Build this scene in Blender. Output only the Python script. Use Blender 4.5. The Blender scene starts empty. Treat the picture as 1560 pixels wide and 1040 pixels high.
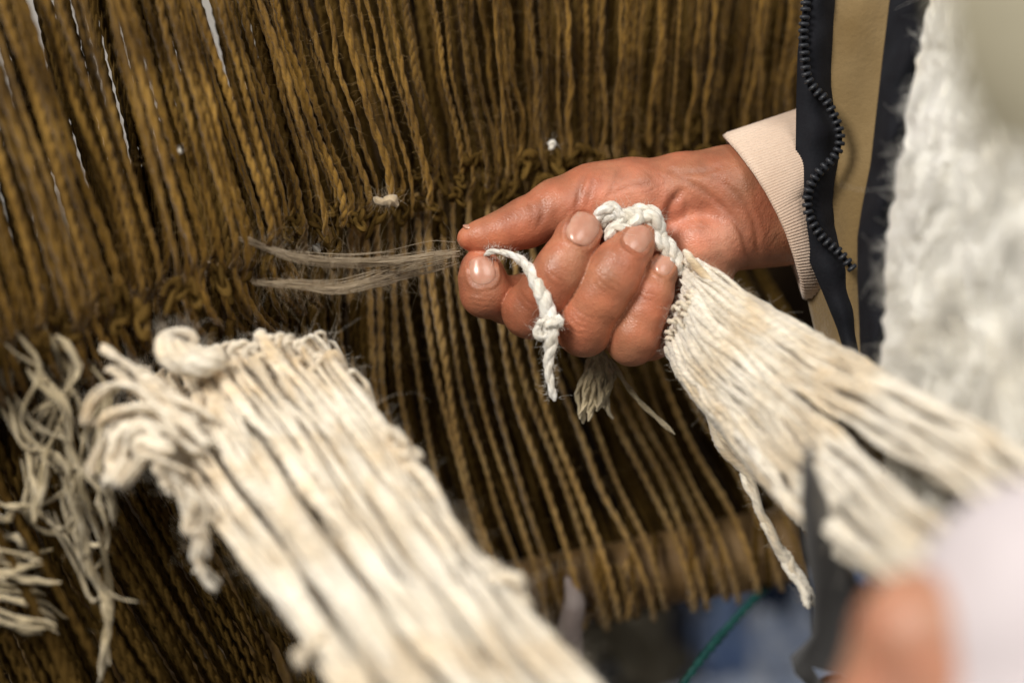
import bpy, math, random
import numpy as np
from mathutils import Matrix, Vector
random.seed(7); RNG = np.random.default_rng(7)
R = math.radians
scene = bpy.context.scene
COL = scene.collection

# ------------------------------------------------------------------ camera
FOC = 0.58; SW = 0.72
cam_d = bpy.data.cameras.new('camera'); cam = bpy.data.objects.new('camera', cam_d); COL.objects.link(cam)
cam_d.lens = 50; cam_d.sensor_width = 36
cam_d.clip_start = 0.01; cam_d.clip_end = 60
cam_d.dof.use_dof = True; cam_d.dof.focus_distance = 0.572; cam_d.dof.aperture_fstop = 2.8
cam.location = (0, 0, 0.95); cam.rotation_euler = (R(90 - 22), 0, 0)
scene.camera = cam
bpy.context.view_layer.update()
CM = np.array(Matrix.Translation(Vector((0, 0, 0.95))) @ Matrix.Rotation(R(68), 4, 'X'))

# ------------------------------------------------------------------ light
world = bpy.data.worlds.new('World'); scene.world = world; world.use_nodes = True
bg = world.node_tree.nodes['Background']; bg.inputs[0].default_value = (0.92, 0.96, 1.0, 1); bg.inputs[1].default_value = 0.13
def P(px, py, d):                       # photograph position + distance -> camera frame, metres
    return np.array([(px - 780) / 1560 * SW * d, -(py - 520) / 1560 * SW * d, -d])
def toW(v):
    v = np.asarray(v, dtype=float); return v @ CM[:3, :3].T + CM[:3, 3]
def area(name, loc, target, size, power, col):
    l = bpy.data.lights.new(name, 'AREA'); l.shape = 'DISK'; l.size = size; l.energy = power; l.color = col
    o = bpy.data.objects.new(name, l); COL.objects.link(o)
    a = Vector(toW(np.array(loc))); b = Vector(toW(np.array(target)))
    o.location = a; o.rotation_euler = (b - a).to_track_quat('-Z', 'Y').to_euler()
    return o
area('window_light', (-0.62, 0.66, 0.42), (-.03, 0, -0.55), 0.42, 19.8, (1.0, 0.95, 0.87))
area('room_light', (0.55, 0.75, 0.5), (0.05, -0.05, -0.55), 0.8, 9, (1.0, 0.94, 0.86))
area('wall_light', (-1.2, 1.0, -1.6), (-0.4, 0.5, -2.4), 0.5, 14, (1.0, 0.97, 0.95))
scene.view_settings.view_transform = 'Standard'; scene.view_settings.look = 'None'
scene.view_settings.exposure = 0.0; scene.view_settings.gamma = 1.0
scene.cycles.max_bounces = 6

# ------------------------------------------------------------------ materials
def mat(name, c1, c2=None, rough=0.9, scale=60, bump=0.0, bscale=300, sheen=0.0, sss=0.0, spec=0.3, c3=None, fibre=False,
        rand=0.0, detail=4, sssr=(1, .5, .3), sheen_rough=.5, bdist=0.0006, fscale=(5.0, 0.7), tw=0.9):
    m = bpy.data.materials.new(name); m.use_nodes = True; nt = m.node_tree; N = nt.nodes; L = nt.links
    b = N['Principled BSDF']; b.inputs['Roughness'].default_value = rough
    b.inputs['Specular IOR Level'].default_value = spec
    b.inputs['Sheen Weight'].default_value = sheen; b.inputs['Sheen Roughness'].default_value = sheen_rough
    if sss:
        b.inputs['Subsurface Weight'].default_value = sss; b.inputs['Subsurface Radius'].default_value = sssr
        b.inputs['Subsurface Scale'].default_value = 0.004
    tc = N.new('ShaderNodeTexCoord')
    c2 = c2 or c1
    n = N.new('ShaderNodeTexNoise'); n.inputs['Scale'].default_value = scale; n.inputs['Detail'].default_value = detail
    L.new(tc.outputs['Object'], n.inputs['Vector'])
    r = N.new('ShaderNodeValToRGB'); L.new(n.outputs['Fac'], r.inputs['Fac'])
    r.color_ramp.elements[0].position = .36; r.color_ramp.elements[1].position = .66
    r.color_ramp.elements[0].color = (*c1, 1); r.color_ramp.elements[1].color = (*c2, 1)
    if c3:
        e = r.color_ramp.elements.new(.52); e.color = (*c3, 1)
    colour = r.outputs['Color']
    if fibre:
        sx = N.new('ShaderNodeSeparateXYZ'); L.new(tc.outputs['UV'], sx.inputs[0])
        a = N.new('ShaderNodeMath'); a.operation = 'MULTIPLY_ADD'; L.new(sx.outputs[1], a.inputs[0]); a.inputs[1].default_value = tw; L.new(sx.outputs[0], a.inputs[2])
        cx = N.new('ShaderNodeCombineXYZ')
        m1 = N.new('ShaderNodeMath'); m1.operation = 'MULTIPLY'; L.new(a.outputs[0], m1.inputs[0]); m1.inputs[1].default_value = fscale[0]
        m2 = N.new('ShaderNodeMath'); m2.operation = 'MULTIPLY'; L.new(sx.outputs[1], m2.inputs[0]); m2.inputs[1].default_value = fscale[1]
        L.new(m1.outputs[0], cx.inputs[0]); L.new(m2.outputs[0], cx.inputs[1])
        oi = N.new('ShaderNodeObjectInfo'); m3 = N.new('ShaderNodeMath'); m3.operation = 'MULTIPLY'; L.new(oi.outputs['Random'], m3.inputs[0]); m3.inputs[1].default_value = 30
        L.new(m3.outputs[0], cx.inputs[2])
        fn = N.new('ShaderNodeTexNoise'); fn.inputs['Scale'].default_value = 1; fn.inputs['Detail'].default_value = 3; L.new(cx.outputs[0], fn.inputs['Vector'])
        mr = N.new('ShaderNodeMapRange'); mr.inputs['From Min'].default_value = .3; mr.inputs['From Max'].default_value = .7
        mr.inputs['To Min'].default_value = .72; mr.inputs['To Max'].default_value = 1.18; L.new(fn.outputs['Fac'], mr.inputs['Value'])
        mx = N.new('ShaderNodeVectorMath'); mx.operation = 'SCALE'; L.new(colour, mx.inputs[0]); L.new(mr.outputs[0], mx.inputs['Scale'])
        colour = mx.outputs[0]; hsrc = fn.outputs['Fac']
    elif bump:
        bn = N.new('ShaderNodeTexNoise'); bn.inputs['Scale'].default_value = bscale; bn.inputs['Detail'].default_value = 5
        L.new(tc.outputs['Object'], bn.inputs['Vector']); hsrc = bn.outputs['Fac']
    if rand:
        oi2 = N.new('ShaderNodeObjectInfo'); mr2 = N.new('ShaderNodeMapRange'); mr2.inputs['To Min'].default_value = 1 - rand; mr2.inputs['To Max'].default_value = 1 + rand
        L.new(oi2.outputs['Random'], mr2.inputs['Value'])
        mx2 = N.new('ShaderNodeVectorMath'); mx2.operation = 'SCALE'; L.new(colour, mx2.inputs[0]); L.new(mr2.outputs[0], mx2.inputs['Scale']); colour = mx2.outputs[0]
    L.new(colour, b.inputs['Base Color'])
    if bump or fibre:
        bp = N.new('ShaderNodeBump'); bp.inputs['Strength'].default_value = bump or 1.0; bp.inputs['Distance'].default_value = bdist
        L.new(hsrc, bp.inputs['Height']); L.new(bp.outputs[0], b.inputs['Normal'])
    return m

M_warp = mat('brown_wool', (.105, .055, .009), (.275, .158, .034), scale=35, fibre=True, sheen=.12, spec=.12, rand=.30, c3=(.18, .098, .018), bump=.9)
M_warp2 = mat('brown_wool_shaded', (.066, .037, .009), (.145, .087, .023), scale=30, fibre=True, sheen=0, spec=.03, rand=.2, bump=.8)  # same brown wool darkened; shade of back layer and knots put into colour
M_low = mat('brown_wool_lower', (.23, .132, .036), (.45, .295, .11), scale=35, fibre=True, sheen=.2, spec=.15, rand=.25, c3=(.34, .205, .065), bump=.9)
M_cream = mat('cream_wool', (.62, .475, .30), (.85, .78, .665), scale=28, fibre=True, sheen=.35, rand=.13, c3=(.80, .715, .58), bump=.9, sss=.25, sssr=(1, .9, .75), fscale=(7, 1.2))
M_white = mat('white_cotton', (.74, .68, .57), (.88, .86, .81), scale=160, fibre=True, sheen=.3, bump=.9, sss=.25, sssr=(1, .95, .85), fscale=(6, 1))
M_grey = mat('greige_wool', (.34, .27, .15), (.52, .44, .30), scale=40, fibre=True, sheen=.3, rand=.25, bump=.8)
M_pull = mat('grey_fleece_fibre', (.36, .27, .16), (.55, .44, .30), scale=60, sheen=.3, rand=.1)
M_wood = mat('brown_wood', (.15, .085, .032), (.28, .175, .075), scale=25, rough=.6, bump=.5, bscale=80)
M_black = mat('black_webbing', (.008, .008, .011), (.011, .012, .016), scale=120, rough=.8, bump=.6, bscale=900, sheen=.02, spec=.15, bdist=.0004)
M_tooth = mat('black_plastic', (.02, .022, .028), (.035, .038, .046), rough=.42, spec=.4)
M_tan = mat('tan_fleece_cloth', (.17, .11, .042), (.27, .19, .09), scale=18, bump=.7, bscale=500, sheen=.3)
M_knit = mat('beige_rib_knit', (.58, .43, .33), (.70, .55, .44), scale=30, bump=.5, bscale=1200, sheen=.25)
M_fleece = mat('white_fleece', (.70, .66, .57), (.82, .80, .75), scale=28, bump=.6, bscale=260, sheen=.5, sss=.3, sssr=(1, .95, .85), c3=(.78, .76, .70), bdist=.0025)
M_lav = mat('lavender_cotton', (.53, .475, .495), (.60, .545, .565), scale=10, bump=.4, bscale=300)
M_steel = mat('dark_steel', (.10, .10, .105), (.15, .15, .155), scale=30, rough=.5, spec=.5)
M_green = mat('green_cord_nylon', (.006, .05, .05), (.012, .08, .07), rough=.5)
M_dark = mat('dark_backdrop', (.012, .008, .005), (.022, .014, .008), scale=8, bump=.5, bscale=60, spec=.02)
M_wall = mat('pale_plaster', (.62, .58, .52), (.72, .68, .62), scale=4, bump=.4, bscale=30)
M_floor = mat('worn_carpet', (.16, .14, .12), (.34, .33, .33), scale=7, bump=.6, bscale=90, c3=(.22, .20, .16))
M_rb = mat('blue_rag', (.12, .20, .40), (.42, .54, .78), scale=48, bump=.5, bscale=90)
M_rn = mat('navy_rag', (.012, .02, .05), (.03, .05, .10), scale=48, bump=.5, bscale=90)
M_rw = mat('pale_rag', (.45, .55, .75), (.85, .88, .95), scale=48, bump=.5, bscale=90)
M_ro = mat('brown_rag', (.14, .11, .07), (.26, .22, .15), scale=48, bump=.5, bscale=90)
M_spike = mat('nail_plate', (.50, .24, .165), (.60, .33, .245), scale=160, rough=.26, spec=.6, sss=.3)

def skin_material():
    m = bpy.data.materials.new('skin'); m.use_nodes = True; nt = m.node_tree; N = nt.nodes; L = nt.links
    b = N['Principled BSDF']; b.inputs['Subsurface Weight'].default_value = .12
    b.inputs['Subsurface Radius'].default_value = (1, .35, .2); b.inputs['Subsurface Scale'].default_value = .0035
    b.inputs['Specular IOR Level'].default_value = .5
    tc = N.new('ShaderNodeTexCoord'); at = N.new('ShaderNodeVertexColor'); at.layer_name = 'tone'
    n = N.new('ShaderNodeTexNoise'); n.inputs['Scale'].default_value = 90; n.inputs['Detail'].default_value = 5; L.new(tc.outputs['Object'], n.inputs[0])
    mr = N.new('ShaderNodeMapRange'); mr.inputs['From Min'].default_value = .3; mr.inputs['From Max'].default_value = .7; mr.inputs['To Min'].default_value = .76; mr.inputs['To Max'].default_value = 1.2
    L.new(n.outputs['Fac'], mr.inputs['Value'])
    s = N.new('ShaderNodeVectorMath'); s.operation = 'SCALE'; L.new(at.outputs['Color'], s.inputs[0]); L.new(mr.outputs[0], s.inputs['Scale'])
    nb = N.new('ShaderNodeTexNoise'); nb.inputs['Scale'].default_value = 42; nb.inputs['Detail'].default_value = 3; L.new(tc.outputs['Object'], nb.inputs[0])
    rb_ = N.new('ShaderNodeValToRGB'); L.new(nb.outputs['Fac'], rb_.inputs[0]); rb_.color_ramp.elements[0].position = .38; rb_.color_ramp.elements[1].position = .62
    rb_.color_ramp.elements[0].color = (1.0, 1.0, 1.0, 1); rb_.color_ramp.elements[1].color = (1.0, .80, .78, 1)
    mm_ = N.new('ShaderNodeVectorMath'); mm_.operation = 'MULTIPLY'; L.new(s.outputs[0], mm_.inputs[0]); L.new(rb_.outputs[0], mm_.inputs[1])
    L.new(mm_.outputs[0], b.inputs['Base Color'])
    n2 = N.new('ShaderNodeTexNoise'); n2.inputs['Scale'].default_value = 260; n2.inputs['Detail'].default_value = 3; L.new(tc.outputs['Object'], n2.inputs[0])
    r2 = N.new('ShaderNodeMapRange'); r2.inputs['To Min'].default_value = .24; r2.inputs['To Max'].default_value = .60; L.new(n2.outputs['Fac'], r2.inputs['Value'])
    L.new(r2.outputs[0], b.inputs['Roughness'])
    v = N.new('ShaderNodeTexVoronoi'); v.feature = 'DISTANCE_TO_EDGE'; v.inputs['Scale'].default_value = 800
    L.new(tc.outputs['Object'], v.inputs['Vector'])
    n3 = N.new('ShaderNodeTexNoise'); n3.inputs['Scale'].default_value = 420; n3.inputs['Detail'].default_value = 4; L.new(tc.outputs['Object'], n3.inputs[0])
    ad = N.new('ShaderNodeMath'); ad.operation = 'MULTIPLY_ADD'; L.new(v.outputs['Distance'], ad.inputs[0]); ad.inputs[1].default_value = .7; L.new(n3.outputs['Fac'], ad.inputs[2])
    bp = N.new('ShaderNodeBump'); bp.inputs['Strength'].default_value = .5; bp.inputs['Distance'].default_value = .0006
    L.new(ad.outputs[0], bp.inputs['Height']); L.new(bp.outputs[0], b.inputs['Normal'])
    return m
M_skin = skin_material()

# ------------------------------------------------------------------ scene tree helpers
def empty(name, base, label, cat, group=None):
    o = bpy.data.objects.new(name, None); COL.objects.link(o); o.empty_display_size = .02
    o.location = toW(base); o['label'] = label; o['category'] = cat
    if group: o['group'] = group
    return o
def tag(o, label=None, cat=None, group=None, kind=None):
    for k, v in (('label', label), ('category', cat), ('group', group), ('kind', kind)):
        if v: o[k] = v
    return o
def mesh(name, V, F, m, parent=None, uv=None, smooth=True, top=None):
    """V: camera-frame verts; parent: top-level empty or a part"""
    V = toW(np.asarray(V)); me = bpy.data.meshes.new(name)
    org = np.array(top) if top is not None else V.mean(0) * np.array([1, 1, 0]) + np.array([0, 0, V[:, 2].min()])
    V = V - org
    F = np.asarray(F); k = F.shape[1]
    me.vertices.add(len(V)); me.vertices.foreach_set('co', V.astype(np.float32).ravel())
    me.loops.add(F.size); me.loops.foreach_set('vertex_index', F.astype(np.int32).ravel())
    me.polygons.add(len(F)); me.polygons.foreach_set('loop_start', np.arange(0, F.size, k, dtype=np.int32))
    me.update(calc_edges=True)
    if smooth: me.polygons.foreach_set('use_smooth', np.ones(len(F), dtype=bool))
    if uv is not None:
        l = me.uv_layers.new(name='UVMap'); l.data.foreach_set('uv', uv.astype(np.float32)[F.ravel()].ravel())
    me.materials.append(m); me.validate()
    o = bpy.data.objects.new(name, me); COL.objects.link(o); o.location = org
    if parent is not None:
        o.parent = parent
        pw = np.array(parent.location); q = parent.parent
        while q is not None: pw = pw + np.array(q.location); q = q.parent
        o.location = org - pw
    return o

# ------------------------------------------------------------------ yarn geometry
def unit(v): return v / np.maximum(np.linalg.norm(v, axis=-1, keepdims=True), 1e-12)
def smooth(pts, n):
    p = np.asarray(pts, float); 
    if len(p) == 2: t = np.linspace(0, 1, n)[:, None]; return p[0] * (1 - t) + p[1] * t
    q = np.vstack([2 * p[0] - p[1], p, 2 * p[-1] - p[-2]])
    seg = np.linalg.norm(np.diff(p, axis=0), axis=1); cum = np.r_[0, np.cumsum(seg)]
    s = np.linspace(0, cum[-1], n); i = np.clip(np.searchsorted(cum, s, 'right') - 1, 0, len(p) - 2)
    t = ((s - cum[i]) / np.maximum(seg[i], 1e-9))[:, None]
    a, b, c, d = q[i], q[i + 1], q[i + 2], q[i + 3]
    return .5 * ((2 * b) + (c - a) * t + (2 * a - 5 * b + 4 * c - d) * t ** 2 + (3 * b - a - 3 * c + d) * t ** 3)
def wob(n, amp, k, rng=RNG):              # smooth wander, n x 3
    m = max(4, k + 3); c = rng.normal(0, 1, (m, 3)); return smooth(c, n) * amp
def frames(c):
    T = unit(np.gradient(c, axis=0)); n = len(c); N = np.zeros_like(c)
    ref = np.array([0, 0, 1.0]) if abs(T[0, 2]) < .8 else np.array([1.0, 0, 0])
    if np.abs(T[:, 2]).max() < .85:
        N = unit(np.cross(np.cross(T, np.array([0, 0, 1.0])), T))
    else:
        v = unit(np.cross(np.cross(T[0], ref), T[0])); N[0] = v
        for i in range(1, n):
            v = v - T[i] * v.dot(T[i]); v = v / max(np.linalg.norm(v), 1e-9); N[i] = v
    return T, N, np.cross(T, N)
def tube(c, r, sides=6, v0=0.0, rough=0.0):
    c = np.asarray(c); n = len(c); r = np.broadcast_to(r, (n,)).astype(float)
    T, N, B = frames(c)
    a = np.linspace(0, 2 * np.pi, sides + 1)
    ring = N[:, None] * np.cos(a)[None, :, None] + B[:, None] * np.sin(a)[None, :, None]
    rr = np.broadcast_to(r[:, None, None], (n, sides + 1, 1)).copy()
    if rough: k = RNG.normal(0, rough, (n, sides + 1, 1)); k[:, -1] = k[:, 0]; rr *= 1 + k.clip(-2 * rough, 2.5 * rough)
    V = c[:, None] + ring * rr
    L = np.r_[0, np.cumsum(np.linalg.norm(np.diff(c, axis=0), axis=1))] / (2 * np.pi * max(r.mean(), 1e-6))
    uv = np.stack(np.broadcast_arrays(np.linspace(0, 1, sides + 1)[None], (L + v0)[:, None]), -1)
    i = np.arange(n - 1)[:, None] * (sides + 1) + np.arange(sides)[None]
    F = np.stack([i, i + 1, i + sides + 2, i + sides + 1], -1).reshape(-1, 4)
    return V.reshape(-1, 3), F, uv.reshape(-1, 2)
def join(parts):
    V, F, U, o = [], [], [], 0
    for v, f, u in parts: V.append(v); F.append(f + o); U.append(u); o += len(v)
    return np.vstack(V), np.vstack(F), np.vstack(U)
def cord(path, r, pitch=.011, plies=2, per=9, sides=6, slub=.08, taper=True, dep=.38):
    """plied yarn following path (resampled)"""
    L = np.linalg.norm(np.diff(path, axis=0), axis=1).sum(); n = max(8, int(L / pitch * per))
    c = smooth(path, n); T, N, B = frames(c)
    s = np.linspace(0, L, n); ph0 = RNG.uniform(0, 6.28)
    rr = r * (1 + slub * wob(n, 1, max(2, int(L / .02)))[:, 0].clip(-1.6, 1.6))
    if taper: rr = rr * np.clip(np.minimum(s, L - s) / (r * 1.5) + .35, .35, 1)
    out = []
    for k in range(plies):
        ph = ph0 + 2 * np.pi * (s / pitch) + 2 * np.pi * k / plies
        off = rr[:, None] * dep * (N * np.cos(ph)[:, None] + B * np.sin(ph)[:, None])
        out.append(tube(c + off, rr * (1.08 - dep), sides, v0=k * 3.3, rough=.07))
    return join(out)
def single(path, r, n=60, sides=6, slub=.22, taper=True, wav=0.0):
    L = np.linalg.norm(np.diff(path, axis=0), axis=1).sum(); n = max(n, int(L / .004))
    c = smooth(path, n)
    if wav: c = c + wob(n, wav, max(3, int(L / .012)))
    rr = r * (1 + slub * wob(n, 1, max(3, int(L / .022)))[:, 0]).clip(.6, 1.8)
    s = np.linspace(0, 1, n)
    if taper: rr = rr * np.clip(np.minimum(s, 1 - s) * L / (r * 2) + .3, .3, 1)
    return tube(c, rr, sides, v0=RNG.uniform(0, 50), rough=.10)
def fuzz(paths, r, per_m, length, thick=.00004, seg=4, curl=.5):
    """loose fibres springing off yarns; one joined mesh"""
    Vs, Fs, o = [], [], 0
    for path in paths:
        L = np.linalg.norm(np.diff(path, axis=0), axis=1).sum(); k = int(L * per_m)
        if k < 1: continue
        c = smooth(path, 200); idx = RNG.integers(2, 198, k); p = c[idx]; T = unit(c[idx + 1] - c[idx - 1])
        d = RNG.normal(0, 1, (k, 3)); d = unit(d - T * (d * T).sum(1)[:, None] * .75)
        ln = length * RNG.lognormal(0, .55, k)[:, None]
        cur = RNG.normal(0, 1, (k, 3)) * curl
        q = [p + d * r * 1.0]; dd = d.copy()
        for j in range(seg):
            q.append(q[-1] + dd * ln / seg); dd = unit(dd + cur + RNG.normal(0, .25, (k, 3)))
        q = np.stack(q, 1)                                   # k, seg+1, 3
        th = thick * np.linspace(1, .45, seg + 1)[None, :, None]
        e1 = unit(np.cross(d, RNG.normal(0, 1, (k, 3))))[:, None]; e2 = unit(np.cross(d[:, None], e1))
        V = np.stack([q + e1 * th, q - .5 * e1 * th + .87 * e2 * th, q - .5 * e1 * th - .87 * e2 * th], 2)   # k,seg+1,3,3
        base = (np.arange(k) * (seg + 1) * 3)[:, None, None] + (np.arange(seg) * 3)[None, :, None]
        a = base + np.arange(3)[None, None]; b = base + (np.arange(3)[None, None] + 1) % 3
        F = np.stack([a, b, b + 3, a + 3], -1).reshape(-1, 4)
        Vs.append(V.reshape(-1, 3)); Fs.append(F + o); o += len(Vs[-1])
    return np.vstack(Vs), np.vstack(Fs)
def ppath(pts, d0, d1=None, n=None):
    """photo polyline -> camera-frame path with distance running d0 to d1 (or third coordinate given)"""
    k = len(pts); d1 = d0 if d1 is None else d1
    return np.array([P(p[0], p[1], p[2] if len(p) > 2 else d0 + (d1 - d0) * i / max(1, k - 1)) for i, p in enumerate(pts)])
def itp(x, t): return float(np.interp(x, [a for a, b in t], [b for a, b in t]))
def polyat(poly, t):
    p = np.asarray(poly, float); s = np.r_[0, np.cumsum(np.linalg.norm(np.diff(p, axis=0), axis=1))]; s /= s[-1]
    return np.array([np.interp(t, s, p[:, k]) for k in range(p.shape[1])])

# ================================================================== SETTING
def quad_sheet(name, c4, m, nx=2, ny=2, disp=None):
    c4 = [np.array(c, float) for c in c4]
    u, v = np.meshgrid(np.linspace(0, 1, nx), np.linspace(0, 1, ny), indexing='ij')
    V = (c4[0] * ((1 - u) * (1 - v))[..., None] + c4[1] * (u * (1 - v))[..., None] + c4[2] * (u * v)[..., None] + c4[3] * ((1 - u) * v)[..., None])
    if disp is not None: V = V + disp(u, v)
    i = (np.arange(nx - 1)[:, None] * ny + np.arange(ny - 1)[None])
    F = np.stack([i, i + ny, i + ny + 1, i + 1], -1).reshape(-1, 4)
    return V.reshape(-1, 3), F
IV = np.linalg.inv(CM)
def fromW(p): p = np.asarray(p, float); return p @ IV[:3, :3].T + IV[:3, 3]
V, F = quad_sheet('floor', [fromW((-4, -2, 0)), fromW((4, -2, 0)), fromW((4, 5, 0)), fromW((-4, 5, 0))], M_floor, 8, 8)
tag(mesh('floor', V, F, M_floor, smooth=False), kind='structure')
V, F = quad_sheet('wall', [fromW((-4, 3.2, 0)), fromW((4, 3.2, 0)), fromW((4, 3.2, 3)), fromW((-4, 3.2, 3))], M_wall, 8, 8)
tag(mesh('wall', V, F, M_wall, smooth=False), kind='structure')
# added dark cloth backdrop, standing in for the shade behind the loom
def fold(u, v): 
    z = .018 * np.sin(u * 34 + 2 * np.sin(v * 3)) + .009 * np.sin(u * 71 + v * 5)
    return np.stack([0 * z, 0 * z, z], -1)
V, F = quad_sheet('c', [P(0, -500, .86), P(1650, -500, .94), P(1560, 760, .92), P(-400, 1150, .86)], M_dark, 160, 60, fold)
nu, nv = 160, 60; G = V.reshape(nu, nv, 3)
for j in range(nv):
    v = j / (nv - 1); y = -500 + v * 1800
    xl = itp(y, [(-500, 520), (-60, 430), (130, 400), (230, 260), (330, 140), (470, -60), (620, -260), (1200, -400)]); xr = 1650 - v * 60; yr = -500 + v * 1270
    for i_ in range(nu):
        u = i_ / (nu - 1); z = fold(np.array(u), np.array(v))[..., 2]
        G[i_, j] = P(xl * (1 - u) + xr * u, y * (1 - u) + yr * u, .86 + .08 * u + float(z))
V = G.reshape(-1, 3)
o = mesh('dark_backdrop', V, F, M_dark)
tag(o, 'dark brown backdrop cloth added behind the brown warp threads', 'cloth')

# rags on the floor
def rag(cx, cy, s, m, label, seed, hgt=.05):
    rg = np.random.default_rng(seed); n = 46
    ray = toW(P(cx, cy, 1.0)) - toW((0, 0, 0)); c0 = toW((0, 0, 0)); t = -c0[2] / ray[2]; c = c0 + ray * t
    u, v = np.meshgrid(np.linspace(-1, 1, n), np.linspace(-1, 1, n), indexing='ij')
    k = rg.normal(0, 1, (9, 3)); z = 0
    for a, b, ph in k: z = z + np.sin(a * 3.2 * u + b * 3.2 * v + ph * 3)
    z = (z / 9 + .45).clip(0.03, 2) * hgt * 2.2 * np.clip(1.25 - (u ** 2 + v ** 2) * .75, .02, 1)
    ed = 1 + .22 * np.sin(5 * np.arctan2(v, u) + seed) + .1 * np.sin(11 * np.arctan2(v, u))
    sq = 1 / np.maximum(np.sqrt(np.maximum(u ** 2, v ** 2) / np.maximum(u ** 2 + v ** 2, 1e-6)), .3) ** .0
    Wp = np.stack([c[0] + u * s * ed, c[1] + v * s * ed * .8, z + .006], -1).reshape(-1, 3)
    i = (np.arange(n - 1)[:, None] * n + np.arange(n - 1)[None]); F = np.stack([i, i + n, i + n + 1, i + 1], -1).reshape(-1, 4)
    o = mesh('rag', fromW(Wp), F, m); tag(o, label, 'rag', 'small cloth scraps on the floor' if label.startswith('small crumpled scrap') else 'crumpled rags on the floor below the loom')
rag(1010, 990, .10, M_rb, 'mid blue crumpled rag on the floor under the right end of the beam', 3)
rag(1130, 905, .085, M_rw, 'pale bluish rag on the floor right of the green cord', 5)
rag(1130, 1010, .08, M_rw, 'pale lilac rag on the floor at the bottom edge of the photo', 8)
rag(1060, 925, .06, M_rn, 'small navy rag on the floor just below the beam end', 11)
rag(940, 1030, .09, M_ro, 'dull brown rag on the floor left of the blue rag', 14)
rag(1290, 880, .10, M_rb, 'blue rag on the floor seen between the blade and the cream yarn', 17)
rag(1180, 960, .05, M_rn, 'navy rag on the floor beside the dark blade', 21)
rag(1170, 1120, .10, M_rw, 'whitish rag on the floor nearest the camera below the blade', 23)

rag(960, 960, .035, M_rw, 'small whitish rag on the floor just right of the pink cloth strip', 31)
rag(1060, 985, .03, M_rn, 'small navy rag lying on the mid blue rag', 37, .09)
rag(1100, 950, .028, M_rb, 'small blue rag on the pale rag beside the green cord', 41, .10)
rag(1200, 1010, .03, M_rw, 'small white rag left of the blade base', 43, .08)
for k, mk in enumerate([M_rb, M_rw, M_rw, M_rn] * 4):
    rag(random.uniform(890, 1230), random.uniform(915, 1060), random.uniform(.012, .028), mk, 'small crumpled scrap of ' + {id(M_rb): 'blue', id(M_rw): 'whitish', id(M_rn): 'navy'}[id(mk)] + ' cloth among the rags on the floor', 60 + k, random.uniform(.07, .14))
# ================================================================== LOOM
loom = empty('loom', P(740, 1010, .70), 'upright loom with brown twisted wool warp threads, a band of knots and a wooden beam', 'loom')
BAND = [(-160, 530), (-60, 520), (60, 500), (130, 480), (300, 415), (400, 395), (470, 335), (600, 310), (720, 280), (840, 245), (960, 225), (1260, 180)]
SLU = [(-160, .28), (130, .29), (260, .25), (515, .29), (600, .24), (720, .12), (890, .01), (960, -.07), (1150, -.10), (1260, -.1)]
DU = [(-100, .475), (300, .520), (600, .595), (900, .635), (1260, .68)]
def beamy(x): return 812 + (1190 - x) * .21 + max(0, 650 - x) * .13
def bd(x): return .7 + (x - 1190) * .0000475
wpaths = []
xs = []; x = -150
while x < 1245:
    xs.append(x); x += random.choice((7, 9, 11, 13, 16)) * (1.12 if x < 350 else 1.0) * (.55 / .6 if x > 800 else 1)
def part_at(xt):                               # two slits where the threads stand apart at the top
    for c_, w_ in ((290, 14), (336, 6)):
        if abs(xt - c_) < w_: return c_ + math.copysign(w_ + 1, xt - c_)
    return xt
for x in xs:
    yb = itp(x, BAND) + random.uniform(-16, 16); s = itp(x, SLU) + random.gauss(0, .018); d = itp(x, DU) + random.uniform(-.010, .016)
    top = (part_at(x - s * (yb + 60)), -60); mid = ((x + top[0]) / 2 + random.gauss(0, 3) + (6 if x < 500 else 0), (yb - 60) / 2)
    path = ppath([(top[0], top[1], d - .006), (mid[0], mid[1], d - .004 + random.uniform(-.004, .004)), (x + random.gauss(0, 2), yb - 40, d + .002), (x + random.gauss(0, 4), yb + 12, d + .010)] + ([(x + 22 + random.gauss(0, 5), yb + 70, d + .018), (x + 50 + random.gauss(0, 8), yb + 105, d + .050)] if x < 440 else []), d)
    r = random.uniform(.00100, .00170) * (1.0 if x < 350 else .95)
    path = smooth(path, 30) + wob(30, .0005, 6)
    V, F, U = cord(path, r, pitch=random.uniform(.010, .021), sides=6, per=8)
    mesh('warp_thread', V, F, M_warp, loom, U); wpaths.append(path)
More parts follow.
